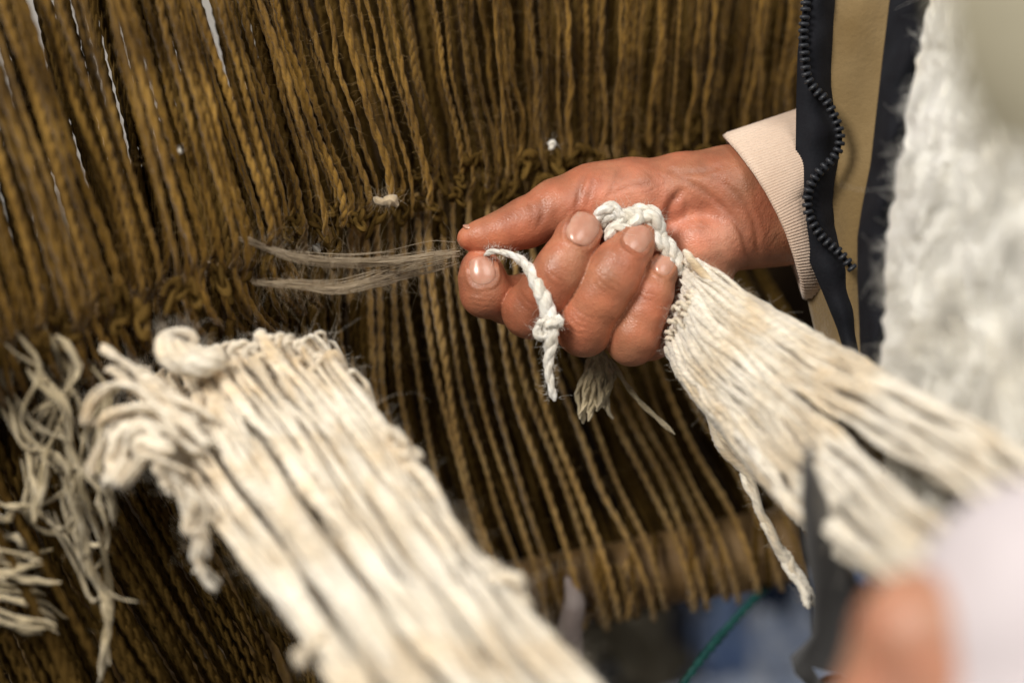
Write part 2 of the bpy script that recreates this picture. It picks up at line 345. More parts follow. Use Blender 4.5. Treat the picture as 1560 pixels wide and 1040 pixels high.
# lower warp: from the band down to the beam
SLL = [(-200, .38), (200, .43), (330, .42), (430, .30), (480, .10), (560, .10), (620, .16), (700, .26), (780, .30), (860, .38), (950, .42), (1050, .53), (1150, .58), (1250, .6)]
x = -190; lows = []
while x < 1150:
    lows.append(x); x += random.choice((13, 17, 21, 26)) * (.80 if x < 600 else 1.15 if x < 780 else 1.65)
lpaths = []
for x in lows:                               # x is where the thread crosses y=600
    s = itp(x, SLL) + random.gauss(0, .02)
    x0 = x - s * .62 * (600 - 430); yb = itp(x0, BAND)
    tx = x0 - s * .25 * (430 - yb)
    # beam intersection
    yend = 600; xe = x
    for _ in range(40):
        if yend >= beamy(xe): break
        yend += 15; xe = x + s * 1.06 * (yend - 600)
    d = .60 + .03 * np.clip(x / 900, -.3, 1.2)
    if x < 300: d = .535 + .04 * max(0, x) / 300
    dj = random.uniform(-.006, .012)
    pts = [(tx, yb - 5, itp(tx, DU) + .014), (x0, max(430, yb + 60), d + dj), (x, 640 if x < 400 else 600, d + .015 + dj), ((x + xe) / 2 + random.gauss(0, 3), (600 + yend) / 2, d + .035), (xe - s * 34, yend - 36, bd(xe) - .016), (xe + s * 8, yend + 8, bd(xe) - .0205), (xe + s * 34, yend + 44, bd(xe) - .0170), (xe + s * 48, yend + 70, bd(xe) - .006), (xe + s * 46, yend + 66, bd(xe) + .018)]
    path = smooth(ppath(pts, d), 36) + wob(36, .0006, 6)
    V, F, U = cord(path, random.uniform(.0012, .0019) * (1.12 if x < 300 else 1 if x < 780 else .88), pitch=random.uniform(.012, .018), sides=6, per=8)
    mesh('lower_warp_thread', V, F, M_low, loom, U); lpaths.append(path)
# back layer of warp, dense and dark (hundreds of threads one cannot pick apart)
parts = []
for k in range(270):
    x = -220 + 1500 * (k + random.random()) / 270
    if random.random() < (.04 if x < 300 else 0): continue
    yb = itp(x, BAND); s = itp(x, SLU) * .9 + random.gauss(0, .02)
    d = itp(x, DU) + random.uniform(.03, .06)
    if x < 420 and random.random() < .12: d -= .02
    s2 = itp(x, SLL) + random.gauss(0, .03)
    xe = x + s2 * (beamy(x) - yb) * .85
    path = smooth(ppath([(part_at(x - s * (yb + 90)), -90, d), (x, yb, d + .01), (x + s2 * .3 * 150, yb + 200, d + .01), (xe, beamy(xe) + 5, d + .015 if xe < 520 else bd(xe) + .022)] + ([(xe + 40, beamy(xe) + 110, d + .02)] if xe < 520 else []), d), 24) + wob(24, .0012, 6)
    if x > 1130: path = path[:10]
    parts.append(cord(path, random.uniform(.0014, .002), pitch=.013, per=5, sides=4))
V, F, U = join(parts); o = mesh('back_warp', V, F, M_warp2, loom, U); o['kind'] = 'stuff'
# knots where the threads are tied
def knot_mesh(seed):
    rg = np.random.default_rng(seed); t = np.linspace(0, 2 * np.pi * .93, 40)
    c = np.stack([.0028 * (np.sin(t) + 1.6 * np.sin(2 * t)) * .6, .0034 * (np.cos(t) - 1.3 * np.cos(2 * t)) * .62, .0019 * np.sin(3 * t)], -1)
    c = c + smooth(rg.normal(0, .0005, (6, 3)), 40)
    return tube(c, .00135, 7)
kn = []
for k in range(6):
    V, F, U = knot_mesh(k); me = mesh('knot', V, F, M_warp2, loom, U); kn.append(me)
kb = [k.data for k in kn]
for k in kn: bpy.data.objects.remove(k)
# re-centre shared knot meshes on their own origin
for me in kb:
    c = np.empty(len(me.vertices) * 3, np.float32); me.vertices.foreach_get('co', c); c = c.reshape(-1, 3); c -= c.mean(0); me.vertices.foreach_set('co', c.ravel())
for i, x in enumerate(xs):
    for rep in range(1 if random.random() < (.8 if x > 440 else .35) else 0):
        yb = itp(x, BAND) + random.gauss(14, 20) + rep * 14; d = itp(x, DU) + random.uniform(-.002, .012)
        o = bpy.data.objects.new('knot', random.choice(kb)); COL.objects.link(o); o.parent = loom
        o.location = Vector(toW(P(x + random.gauss(0, 5), yb, d))) - loom.location
        sc = random.uniform(.5, .85); o.scale = (sc, sc, sc * random.uniform(1.3, 2.4)); o.rotation_euler = (random.uniform(-.6, .6), random.uniform(-.7, .7), random.choice((0, 3.14)) + random.gauss(0, .35))
V, F = fuzz(wpaths + lpaths, .0016, 300, .0045, .00005, curl=.45)
o = mesh('loose_fibre', V, F, M_low, loom); o['kind'] = 'stuff'
# beam
bp_ = smooth(ppath([(180, beamy(180) + 18, .665), (700, beamy(700) + 18, .69), (1205, beamy(1205) + 18, .71)], .7), 60)
rr = .0180 * (1 + .05 * wob(60, 1, 9)[:, 0])
V, F, U = tube(bp_, rr, 28)
capv = len(V); V = np.vstack([V, bp_[-1:] + [[.001, 0, 0]]]); U = np.vstack([U, [[0, 0]]])
F = np.vstack([F, [[capv - 29 + j, capv, capv, capv - 28 + j] for j in range(28)]]) if False else F
mesh('beam', V, F, M_wood, loom, U)
V, F, U = tube(np.array([bp_[-1], bp_[-1] + [.0002, 0, 0]]), np.array([rr[-1], .0001]), 28); mesh('beam_end', V, F, M_wood, loom, U)
for k in range(20):                              # further threads wound round the beam
    x = 700 + 495 * (k + random.random()) / 14 if k < 14 else random.uniform(200, 700); b = bd(x); y = beamy(x) + 18; sl = random.uniform(-4, 16); pts = []
    for a in np.linspace(-.9, 4.0, 12):
        pts.append((x + sl * (a - 1) / 3, y - 58 * math.cos(a), b - .0192 * math.sin(a)))
    p = smooth(ppath(pts, .7), 26) + wob(26, .0003, 5); V, F, U = cord(p, random.uniform(.0012, .0019), pitch=random.uniform(.011, .018), per=7, sides=6); mesh('wound_thread', V, F, random.choice((M_warp, M_warp, M_warp2)), loom, U)
# cord ends bunched below the beam
for k in range(16):
    x = random.uniform(735, 965); y = beamy(x) + 30
    p = smooth(ppath([(x, y - 40, .685), (x + random.gauss(6, 5), y + 5, .68), (x + random.gauss(10, 12), y + random.uniform(20, 55), .682)], .7), 12) + wob(12, .001, 3)
    V, F, U = cord(p, random.uniform(.0013, .002), pitch=.01, per=6); mesh('cord_end', V, F, M_low, loom, U)

# bright fluff stuck among the knots
fl = empty('wool_tuft', P(590, 310, .59), 'small greyish pink tuft of loose wool caught in the knots left of the thumb', 'wool tuft')
p = smooth(ppath([(570, 302, .582), (583, 308, .578), (596, 305, .577), (606, 314, .578)], .58), 20)
V, F, U = single(p, .0022, 20, 7); mesh('tuft_core', V, F, M_pull, fl, U)
V, F = fuzz([p], .002, 9000, .004, .00004); o = mesh('fluff', V, F, M_pull, fl); o['kind'] = 'stuff'
for (x, y, d, l) in ((483, 378, .575, 'small white lint speck just above the grey fibres, among the knots'), (365, 425, .565, 'white lint speck on the warp left of the grey fibres, above the cream yarn'), (414, 327, .58, 'bluish white lint speck high between two warp threads'),
                   (838, 222, .62, 'tiny white lint speck in the warp above the thumb'), (270, 232, .53, 'white lint speck on the upper left warp threads'), (986, 890, .70, 'white lint speck on the wooden beam')):
    p = smooth(ppath([(x - 4, y - 3), (x + 2, y + 4), (x + 5, y - 1), (x, y - 5)], d), 12) + wob(12, .0004, 3)
    V, F, U = single(p, .0010, 12, 6); V2, F2 = fuzz([p], .001, 4000, .0022, .00005)
    V = np.vstack([V, V2]); F = np.vstack([F, F2 + len(U)]); o = mesh('lint', V, F, M_white); tag(o, l, 'lint', 'white lint specks caught in the warp')

# ================================================================== pale yarn ends at far left
tg = empty('yarn_tangle', P(90, 960, .54), 'tangle of pale greige wool yarn ends hanging over the left warp threads', 'yarn tangle')
tp = [[(20, 500), (60, 560), (30, 640), (70, 700), (60, 770)], [(60, 500), (95, 560), (80, 640), (60, 700), (45, 790)], [(40, 560), (90, 620), (110, 690), (150, 740)],
      [(0, 620), (35, 680), (80, 690), (120, 750)], [(110, 590), (60, 640), (45, 700), (60, 760)], [(-10, 545), (25, 610), (60, 650), (110, 665)],
      [(30, 540), (10, 600), (30, 660), (90, 720), (110, 790)], [(75, 700), (130, 720), (170, 760), (175, 800)], [(130, 640), (145, 690), (110, 740), (45, 775), (50, 720)],
      [(45, 700), (40, 780), (80, 815), (115, 800), (125, 745)], [(120, 690), (130, 760), (155, 830), (170, 910), (160, 980), (155, 1035)], [(110, 750), (130, 820), (140, 880), (165, 900), (205, 915)],
      [(80, 780), (120, 850), (135, 910), (150, 915)], [(95, 760), (115, 820), (160, 830), (150, 770), (125, 770)], [(130, 760), (160, 790), (160, 840), (140, 870)], [(130, 830), (150, 890), (165, 950), (165, 1010)],
      [(-20, 765), (20, 770), (48, 772)], [(-20, 780), (10, 788), (22, 778)], [(-30, 812), (10, 815), (35, 825), (30, 832)], [(-30, 828), (20, 840), (60, 850)], [(-30, 848), (10, 850), (50, 860)], [(-20, 865), (30, 880), (92, 886)],
      [(-20, 885), (40, 895), (70, 905)], [(-30, 900), (40, 920), (90, 945)], [(-30, 918), (30, 940), (85, 952)], [(-20, 930), (30, 955), (70, 965)], [(-30, 838), (15, 850), (52, 842)], [(-30, 872), (30, 872), (55, 862)], [(-25, 945), (20, 950), (75, 955)],
      [(160, 520), (190, 560), (150, 620), (120, 700), (110, 760)], [(140, 560), (170, 610), (140, 680), (150, 740)], [(20, 520), (70, 600), (60, 640)], [(88, 510), (120, 555), (100, 600), (60, 625)],
      [(130, 650), (145, 720), (165, 760), (170, 795)], [(85, 620), (105, 700), (95, 760), (110, 790)], [(100, 730), (130, 800), (125, 850), (150, 880)], [(70, 560), (110, 600), (130, 660)]]
tpaths = []
tp = tp + [[(a + random.gauss(0, 9), b + random.gauss(0, 9)) for a, b in q] for q in tp if random.random() < .7]
for q in tp:
    d = random.uniform(.495, .52)
    p = smooth(ppath([(a, b, d + random.uniform(-.006, .006)) for a, b in q], d), 30) + wob(30, .0005, 5); tpaths.append(p)
    V, F, U = cord(p, random.uniform(.0006, .0012), pitch=.022, per=6, slub=.3); mesh('yarn_end', V, F, M_grey, tg, U)
V, F = fuzz(tpaths, .0012, 150, .004, .00004); o = mesh('loose_fibre', V, F, M_grey, tg); o['kind'] = 'stuff'

# ================================================================== cream yarn, left bundle
lb = empty('cream_yarn_bundle', P(700, 1100, .42), 'thick cream wool yarn bundle with looped, frayed top ends across the lower left', 'yarn bundle')
TE = [(478, 515), (545, 600), (612, 690), (690, 800), (765, 895), (905, 1050), (960, 1110)]
LE = [(185, 590), (262, 690), (335, 785), (410, 890), (480, 990), (545, 1080), (575, 1120)]
lbp = []
NL = 105
GE = [0, .10, .19, .33, .42, .56, .66, .80, .90, 1.0]; GD = [random.uniform(-.010, .008) for _ in GE]
for k in range(NL):
    lay = k % 3; t = (k + random.random()) / NL
    start = random.uniform(0, .10) + (0.0 if t > .3 else .02) + .02 * math.sin(t * 23)
    gi = max(i for i, e in enumerate(GE[:-1]) if e <= t); g = (GE[gi] + GE[gi + 1]) / 2
    d0 = .525 + .008 * lay - .012 * math.sin(t * math.pi); d1 = .392 + .015 * lay - .02 * math.sin(t * math.pi) + GD[gi]
    pts = []
    for s in np.linspace(start, 1, 9):
        te, le = polyat(TE, s), polyat(LE, s)
        tt = t + (g - t) * (.30 * min(1, s * 3.0)) + random.gauss(0, .006) + (.030 if t > .42 else -.030) * min(1, s * 4) * (1 - s * .4) - (.015 if t < .19 else 0) + (.014 if t > .66 else 0)
        q = le * (1 - tt) + te * tt
        q = q + np.array([0, 14 * math.sin(tt * 3.1) * (1 - s) * -1])
        pts.append((q[0], q[1], d0 + (d1 - d0) * s))
    # top loop
    x0, y0, z0 = pts[0]
    if random.random() < .75: pts = [(x0 + random.uniform(6, 22), y0 + random.uniform(10, 26), z0 + .006), (x0 + random.uniform(2, 12), y0 - random.uniform(4, 14), z0 + .002)] + pts
    else: pts = [(x0 - random.uniform(-4, 16), y0 - random.uniform(8, 26), z0 + .008)] + pts
    p = smooth(ppath(pts, .5), 60) + wob(60, .0007, 10); lbp.append(p)
    V, F, U = single(p, random.choice((.0008, .0010, .0012, .0015, .0019)) * random.uniform(.9, 1.1), 130, 7, slub=.32); mesh('yarn', V, F, M_cream, lb, U)
extra = [([(330, 640), (250, 600), (200, 560), (152, 528)], .0016), ([(320, 680), (240, 620), (205, 590), (165, 585), (140, 605), (133, 650)], .0017), ([(300, 690), (235, 625), (190, 625), (150, 640)], .0022), ([(290, 680), (215, 640), (165, 655), (150, 690), (140, 730)], .0012),
         ([(300, 650), (225, 605), (180, 568), (160, 560)], .0015), ([(300, 640), (240, 600), (215, 570), (222, 560)], .0017), ([(250, 660), (190, 650), (165, 690), (175, 720), (160, 738)], .0026), ([(260, 680), (205, 650), (185, 700), (195, 700), (172, 740)], .0025), ([(260, 690), (215, 670), (212, 705), (186, 738)], .0024),
         ([(250, 650), (178, 660), (178, 700), (156, 735)], .0024), ([(290, 720), (230, 695), (205, 712), (180, 740)], .0014), ([(240, 690), (262, 740), (290, 790), (300, 820), (296, 860)], .0018), ([(240, 700), (250, 735), (262, 750)], .0022), ([(270, 720), (295, 770), (305, 830), (298, 865)], .0017),
         ([(290, 740), (312, 790), (300, 850), (315, 885), (330, 900)], .0015), ([(280, 760), (288, 800), (306, 808), (303, 850)], .0020), ([(600, 660), (612, 668), (622, 682), (625, 700)], .0022), ([(585, 652), (605, 662), (600, 680)], .0016), ([(610, 690), (628, 700), (618, 712), (640, 730)], .0018),
         ([(740, 890), (775, 880), (790, 900), (800, 940)], .0030), ([(720, 860), (780, 890), (795, 930)], .0032), ([(480, 985), (460, 990), (452, 1000), (470, 1010)], .0020)]
for q, r in extra:
    d0 = float(np.interp(q[0][1], [520, 700, 1000], [.507, .48, .42]))
    p = smooth(ppath(q, d0 - .004, d0 - .002), 30) + wob(30, .0006, 5); lbp.append(p)
    V, F, U = single(p, r * .72, 60, 8, slub=.3); mesh('frayed_end', V, F, M_cream, lb, U)
    p2 = smooth(ppath([(a + random.gauss(0, 6), b + random.gauss(0, 6)) for a, b in q], d0 + .002, d0 + .003), 30) + wob(30, .0009, 5); lbp.append(p2)
    V, F, U = single(p2, r * .6, 60, 8, slub=.3); mesh('frayed_end', V, F, M_cream, lb, U)
# knuckly row of small loops on the top edge
for k in range(34):
    t = k / 33; x = 325 + 215 * t + random.gauss(0, 4); y = 535 - 12 * math.sin(t * 3) + max(0, t - .6) * 130 + random.uniform(-8, 16); d = .522
    a = random.uniform(0, 6.3); rr_ = random.uniform(6, 12)
    q = [(x + 30, y + 50, d), (x + 6, y + 16, d - .003), (x - rr_, y, d - .004), (x, y - rr_, d - .004), (x + rr_, y, d - .001), (x + rr_ + 20, y + 40, d + .004)]
    p = smooth(ppath(q, d), 30) + wob(30, .0005, 5); lbp.append(p)
    V, F, U = single(p, random.uniform(.0010, .0015), 40, 7, slub=.25); mesh('yarn_loop', V, F, M_cream, lb, U)
for k in range(26):
    t = (k + .5) / 26; pts = []
    if .36 < t < .48 or .15 < t < .23 or .62 < t < .70: continue
    for s_ in np.linspace(.05, 1, 7):
        q = polyat(LE, s_) * (1 - t) + polyat(TE, s_) * t; pts.append((q[0], q[1], .545 + (.425 - .545) * s_ - .012 * math.sin(t * 3.14)))
    p = smooth(ppath(pts, .5), 40) + wob(40, .0006, 6); V, F, U = single(p, random.uniform(.0014, .0022), 60, 8, slub=.2); mesh('inner_yarn', V, F, M_cream, lb, U)
V, F = fuzz(lbp, .0014, 700, .0042, .00005, curl=.6); o = mesh('loose_fibre', V, F, M_cream, lb); o['kind'] = 'stuff'
# curl of thick roving
p = smooth(ppath([(350, 548, .502), (325, 550, .498), (295, 550, .497), (268, 542, .496), (254, 526, .498), (257, 512, .501), (270, 505, .503), (288, 507, .504), (297, 518, .504), (288, 529, .504), (276, 528, .502)], .5), 60)
rv = empty('roving_curl', P(280, 560, .52), 'thick cream curl of unspun roving lying on top of the left yarn bundle', 'roving')
Vs = cord(p, .0036, pitch=.045, plies=6, per=60, sides=8, slub=.35, dep=.62)
mesh('roving', Vs[0], Vs[1], M_cream, rv, Vs[2])
V, F = fuzz([p], .0036, 9000, .0034, .00006, curl=.5); o = mesh('loose_fibre', V, F, M_cream, rv); o['kind'] = 'stuff'

# ================================================================== grey fibres pulled by the fingers
gp = empty('pulled_fibre', P(560, 440, .58), 'two strands of grey brown fibre stretched from the warp to the pinching thumb and finger', 'fibre strand')
for q in ([(366, 362, .545), (410, 378, .546), (450, 391, .548), (520, 399, .555), (600, 396, .564), (660, 388, .566), (712, 382, .568)], [(385, 430, .545), (450, 434, .548), (512, 439, .553), (560, 430, .558), (620, 414, .575), (670, 402, .573), (712, 390, .572)]):
    base = smooth(ppath(q, .58), 50); Vs = []
    for k in range(75):
        w = np.interp(np.linspace(0, 1, 50), [0, .25, .6, .85, 1], [.25, .75, 1.3, 1.7, .9])[:, None] * .0010
        p = base + w * RNG.normal(0, 1, 3) * np.array([.2, 1, .8]) + wob(50, .0007, 3)
        a, b = sorted(RNG.uniform(0, 1, 2)); a = a ** 1.6 * .45; b = .55 + b * .45
        p = p[int(a * 49):max(int(b * 49), int(a * 49) + 8)]
        Vs.append(tube(p, random.uniform(.00005, .00013), 4))
    V, F, U = join(Vs); mesh('fibre_strand', V, F, M_pull, gp, U)
    V, F = fuzz([base], .0012, 5000, .007, .00003, curl=.35); o = mesh('loose_fibre', V, F, M_pull, gp); o['kind'] = 'stuff'

# ================================================================== hand (implicit surface -> mesh)
S0 = SW / 1560 * FOC                                     # metres per photo pixel at the hand
def H(px, py, dz): return P(px, py, FOC - dz * S0)
def seg(p, a, b, ra, rb, flat=None):
    ba = b - a; pa = p - a; h = np.clip((pa @ ba) / ba.dot(ba), 0, 1); q = pa - h[..., None] * ba
    return np.sqrt((q * q).sum(-1)) - (ra + (rb - ra) * h)
def ell(p, c, r, ax=None):
    q = (p - c) if ax is None else (p - c) @ ax
    k0 = np.sqrt(((q / r) ** 2).sum(-1)); k1 = np.sqrt(((q / (r * r)) ** 2).sum(-1)); return k0 * (k0 - 1) / np.maximum(k1, 1e-6)
def smin(a, b, k):
    h = np.maximum(k - np.abs(a - b), 0) / k; return np.minimum(a, b) - h * h * k * .25
def chain(p, pts, k):
    d = None
    for (a, b) in zip(pts[:-1], pts[1:]):
        e = seg(p, H(*a[:3]), H(*b[:3]), a[3] * S0, b[3] * S0); d = e if d is None else smin(d, e, k * S0)
    return d
FING = {
 'index': [(732, 407, 22, 29), (734, 420, 26, 35), (739, 446, 24, 37), (775, 458, -10, 36), (850, 440, -52, 42), (930, 400, -70, 42)],
 'middle': [(890, 349, 60, 27), (880, 362, 66, 33), (861, 399, 74, 36.5), (851, 416, 73, 38), (832, 443, 60, 39), (807, 473, 38, 41), (825, 462, 0, 42), (900, 420, -60, 44)],
 'ring': [(974, 360, 56, 25), (964, 374, 62, 32), (940, 406, 76, 38.5), (930, 424, 77, 40.5), (913, 452, 68, 41), (892, 486, 52, 42.5), (890, 500, 40, 42), (915, 480, -10, 42), (960, 440, -60, 44)],
 'little': [(1012, 398, 40, 20), (1006, 412, 44, 26), (992, 446, 53, 33), (980, 476, 51, 34.5), (967, 506, 46, 37), (962, 520, 36, 36), (990, 510, -10, 38), (1020, 470, -50, 42)],
}
def sdf_hand(p):
    # palm block, thumb and wrist
    d = chain(p, [(714, 363, 30, 17.5), (735, 360, 30, 23.5), (768, 352, 24, 30), (800, 340, 16, 36), (850, 318, 4, 44), (900, 305, -8, 52), (960, 300, -18, 58)], 14)
    d = smin(d, seg(p, H(930, 310, -22), H(1040, 290, -34), 56 * S0, 50 * S0), 26 * S0)            # thumb base mound
    d = smin(d, seg(p, H(1040, 290, -34), H(1150, 285, -52), 56 * S0, 66 * S0), 26 * S0)
    d = smin(d, seg(p, H(960, 370, -55), H(1060, 420, -45), 66 * S0, 58 * S0), 22 * S0)            # palm slab
    d = smin(d, seg(p, H(900, 400, -60), H(940, 480, -55), 52 * S0, 48 * S0), 22 * S0)
    d = smin(d, seg(p, H(950, 490, -50), H(1060, 460, -40), 50 * S0, 46 * S0), 20 * S0)            # little finger side of the palm
    d = smin(d, seg(p, H(1062, 372, -24), H(1095, 370, -22), 54 * S0, 46 * S0), 16 * S0)            # heel of the palm
    d = smin(d, seg(p, H(1110, 345, -55), H(1190, 338, -80), 70 * S0, 70 * S0), 16 * S0)           # wrist
    d = smin(d, seg(p, H(1110, 296, -52), H(1190, 305, -80), 72 * S0, 68 * S0), 20 * S0)
    f = None
    for k in ('index', 'middle', 'ring', 'little'):
        e = chain(p, FING[k], 10); e = e + .8 * S0; f = e if f is None else smin(f, e, .8 * S0)
    return smin(d, f, 3.0 * S0)
def grad(f, p, e=.00025):
    g = np.stack([f(p + np.eye(3)[k] * e) - f(p - np.eye(3)[k] * e) for k in range(3)], -1) / (2 * e); return g
def nets(f, lo, hi, h):
    ax = [np.arange(lo[k], hi[k], h) for k in range(3)]
    sh = [len(a) for a in ax]; val = np.empty(sh, np.float32)
    yy, zz = np.meshgrid(ax[1], ax[2], indexing='ij')
    for i0 in range(0, sh[0], 8):
        xx = ax[0][i0:i0 + 8]
        pts = np.stack(np.broadcast_arrays(xx[:, None, None], yy[None], zz[None]), -1)
        val[i0:i0 + 8] = f(pts)
    s = val < 0; nx, ny, nz = sh
    acc = np.zeros((nx - 1, ny - 1, nz - 1, 3), np.float32); cnt = np.zeros((nx - 1, ny - 1, nz - 1), np.float32)
    for axis in range(3):
        for o1 in (0, 1):
            for o2 in (0, 1):
                oth = [k for k in range(3) if k != axis]; off = [0, 0, 0]; off[oth[0]] = o1; off[oth[1]] = o2
                def sl(add):
                    q = list(off); q[axis] += add; return tuple(slice(q[k], q[k] + sh[k] - 1) for k in range(3))
                a, b = val[sl(0)], val[sl(1)]; m = (a < 0) != (b < 0)
                t = np.where(m, a / np.where(m, a - b, 1), 0)
                for k in range(3): acc[..., k] += np.where(m, t if k == axis else off[k], 0)
                cnt += m
    act = cnt > 0; idx = -np.ones(act.shape, np.int64); idx[act] = np.arange(act.sum())
    ijk = np.argwhere(act); V = (ijk + acc[act] / cnt[act][:, None]) * h + np.array([a[0] for a in ax])
    Fs = []
    for axis in range(3):
        oth = [(axis + 1) % 3, (axis + 2) % 3]
        lo_ = [slice(1, sh[k] - 1) for k in range(3)]; lo_[axis] = slice(0, sh[axis] - 1); hi_ = list(lo_); hi_[axis] = slice(1, sh[axis])
        a, b = s[tuple(lo_)], s[tuple(hi_)]; m = a != b; e = np.argwhere(m)
        base = e.copy(); base[:, oth[0]] += 1; base[:, oth[1]] += 1
        def cell(d0, d1):
            c = base.copy(); c[:, oth[0]] -= d0; c[:, oth[1]] -= d1; return idx[c[:, 0], c[:, 1], c[:, 2]]
        q = np.stack([cell(1, 1), cell(0, 1), cell(0, 0), cell(1, 0)], -1)
        flip = ~a[m]; q[flip] = q[flip][:, ::-1]; Fs.append(q)
    F = np.vstack(Fs)
    for _ in range(2):
        g = grad(f, V); d = f(V); V = V - (d / np.maximum((g * g).sum(-1), .2))[:, None] * g
    return V, F
lo = np.array([-.030, -.025, -.655]); hi = np.array([.150, .085, -.545])
V, F = nets(sdf_hand, lo, hi, .0008)
nrm = unit(grad(sdf_hand, V))
d_ = -V[:, 2]; PX = V[:, 0] / (SW * d_) * 1560 + 780; PY = 520 - V[:, 1] / (SW * d_) * 1560
face = np.clip(nrm[:, 2] * 1.6 + .1, 0, 1)
def polydist(poly):
    q = np.stack([PX, PY], -1); best = np.full(len(q), 1e9); tt = np.zeros(len(q)); n = len(poly) - 1
    for i in range(n):
        a = np.array(poly[i], float); b = np.array(poly[i + 1], float); ba = b - a
        h = np.clip(((q - a) @ ba) / ba.dot(ba), 0, 1); dd = np.linalg.norm(q - a - h[:, None] * ba, axis=1)
        m = dd < best; best[m] = dd[m]; tt[m] = (i + h[m]) / n
    return best, tt
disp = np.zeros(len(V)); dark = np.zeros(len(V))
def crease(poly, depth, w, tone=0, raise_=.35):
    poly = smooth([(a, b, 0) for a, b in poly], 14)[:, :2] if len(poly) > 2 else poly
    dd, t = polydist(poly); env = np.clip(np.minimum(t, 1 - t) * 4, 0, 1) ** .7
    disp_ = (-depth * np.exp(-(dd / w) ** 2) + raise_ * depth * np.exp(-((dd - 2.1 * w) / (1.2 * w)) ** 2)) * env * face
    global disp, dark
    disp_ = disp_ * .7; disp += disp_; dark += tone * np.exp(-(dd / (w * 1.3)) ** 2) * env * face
mm = .001
crease([(893, 262), (884, 285), (880, 310), (876, 325)], .9 * mm, 4, .5)              # thumb base crease
crease([(908, 262), (900, 290), (892, 320)], .4 * mm, 3, .3)
crease([(945, 252), (935, 280), (922, 312)], .3 * mm, 3, .2)
crease([(1043, 285), (1030, 300), (1018, 320), (1010, 345), (1006, 365)], 1.8 * mm, 6, .6)  # between the mounds
crease([(1020, 262), (1050, 278), (1085, 300), (1110, 325), (1130, 352), (1137, 385), (1140, 420)], .8 * mm, 4.5, .4)
crease([(1075, 262), (1110, 285), (1140, 320), (1152, 350), (1156, 395)], .6 * mm, 4, .3)
crease([(1000, 250), (1030, 262), (1070, 262), (1110, 250)], .5 * mm, 5, .2)
crease([(925, 300), (960, 285), (1000, 280)], .4 * mm, 4, .15)
crease([(1042, 300), (1046, 318), (1040, 335)], .4 * mm, 3, .2)
crease([(820, 292), (828, 310), (826, 330), (816, 350)], .6 * mm, 5, .3)
crease([(805, 305), (812, 325), (806, 350)], .35 * mm, 3, .2)
for k, (a, b) in enumerate((((836, 402), (868, 424)), ((832, 409), (864, 431)), ((840, 396), (873, 417)), ((829, 416), (858, 436)), ((912, 412), (950, 438)), ((907, 420), (945, 446)), ((917, 404), (956, 430)), ((903, 428), (938, 452)),
                          ((712, 446), (757, 452)), ((712, 454), (756, 460)), ((716, 462), (752, 467)), ((975, 440), (1004, 450)), ((972, 447), (1001, 458)), ((866, 470), (905, 494)), ((862, 478), (900, 502)), ((858, 487), (893, 511)), ((870, 462), (910, 486)), ((790, 440), (824, 470)), ((785, 450), (818, 480)))):
    m = ((a[0] + b[0]) / 2 - 2, (a[1] + b[1]) / 2 + 3 + random.uniform(-2, 2)); crease([a, m, b], random.uniform(.12, .30) * mm, 1.6, .25, .5)
for k in range(100):                                       # faint random palm lines
    x, y = random.uniform(860, 1190), random.uniform(250, 420); a = random.choice((.5, .9, 1.9, 2.3)) + random.gauss(0, .25); l = random.uniform(12, 38)
    crease([(x, y), (x + l * math.cos(a) / 2 + random.gauss(0, 2), y + l * math.sin(a) / 2), (x + l * math.cos(a), y + l * math.sin(a))], random.uniform(.08, .24) * mm, 1.5, .14, .3)
# nails: seat + rim
NAILS = [  # centre px, half width, half length, direction of the free edge (photo px), where
    ('middle', (888, 349), 23.5, 25, (16, -31)), ('ring', (971, 364), 20.5, 22.5, (18, -26)), ('little', (1012, 403), 15, 18, (14, -22)), ('index', (735, 413), 20.5, 22, (-5, -30)), ('thumb', (731, 343), 20, 24, (-30, 4))]
def nail_uv(q, c, hw, hl, dr):
    a = np.array(dr, float); a /= np.linalg.norm(a); b = np.array([-a[1], a[0]]); r = q - np.array(c, float); return (r @ b) / hw, (r @ a) / hl
Q = np.stack([PX, PY], -1)
for nm, c, hw, hl, dr in NAILS[:4]:
    u, v = nail_uv(Q, c, hw, hl, dr); e = (np.abs(u) ** 3 + np.abs(v) ** 3) ** (1 / 3)
    near = (V[:, 2] > H(c[0], c[1], 0)[2] - .004) & (face > .1)
    rim = np.exp(-((e - 1.17) / .12) ** 2) * np.where(v > .5, .15, 1) * .55 * mm; seat = -np.clip((1.06 - e) * 6, 0, 1) * .25 * mm
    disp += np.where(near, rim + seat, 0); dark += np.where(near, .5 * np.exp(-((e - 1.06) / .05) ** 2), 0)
# tone: palm side pinker, knuckles and finger backs browner
tone = np.tile(np.array([.41, .178, .098]), (len(V), 1))
def blob(x, y, rx, ry, c, w):
    k = w * np.exp(-(((PX - x) / rx) ** 2 + ((PY - y) / ry) ** 2)); global tone; tone = tone * (1 - k[:, None]) + np.array(c) * k[:, None]
blob(1080, 370, 45, 45, (.66, .31, .20), .9); blob(960, 300, 80, 40, (.60, .265, .165), .8); blob(1020, 330, 40, 40, (.60, .26, .16), .6); blob(760, 368, 60, 26, (.56, .20, .10), .7); blob(720, 372, 24, 16, (.60, .17, .08), .6)
blob(800, 470, 50, 60, (.31, .11, .055), .8); blob(740, 470, 40, 30, (.36, .13, .065), .5); blob(1110, 245, 80, 40, (.36, .135, .07), .6); blob(870, 270, 40, 25, (.38, .14, .07), .5)
blob(925, 470, 45, 60, (.46, .19, .10), .5); blob(975, 500, 40, 60, (.42, .16, .085), .4); blob(735, 400, 20, 18, (.58, .24, .15), .6)
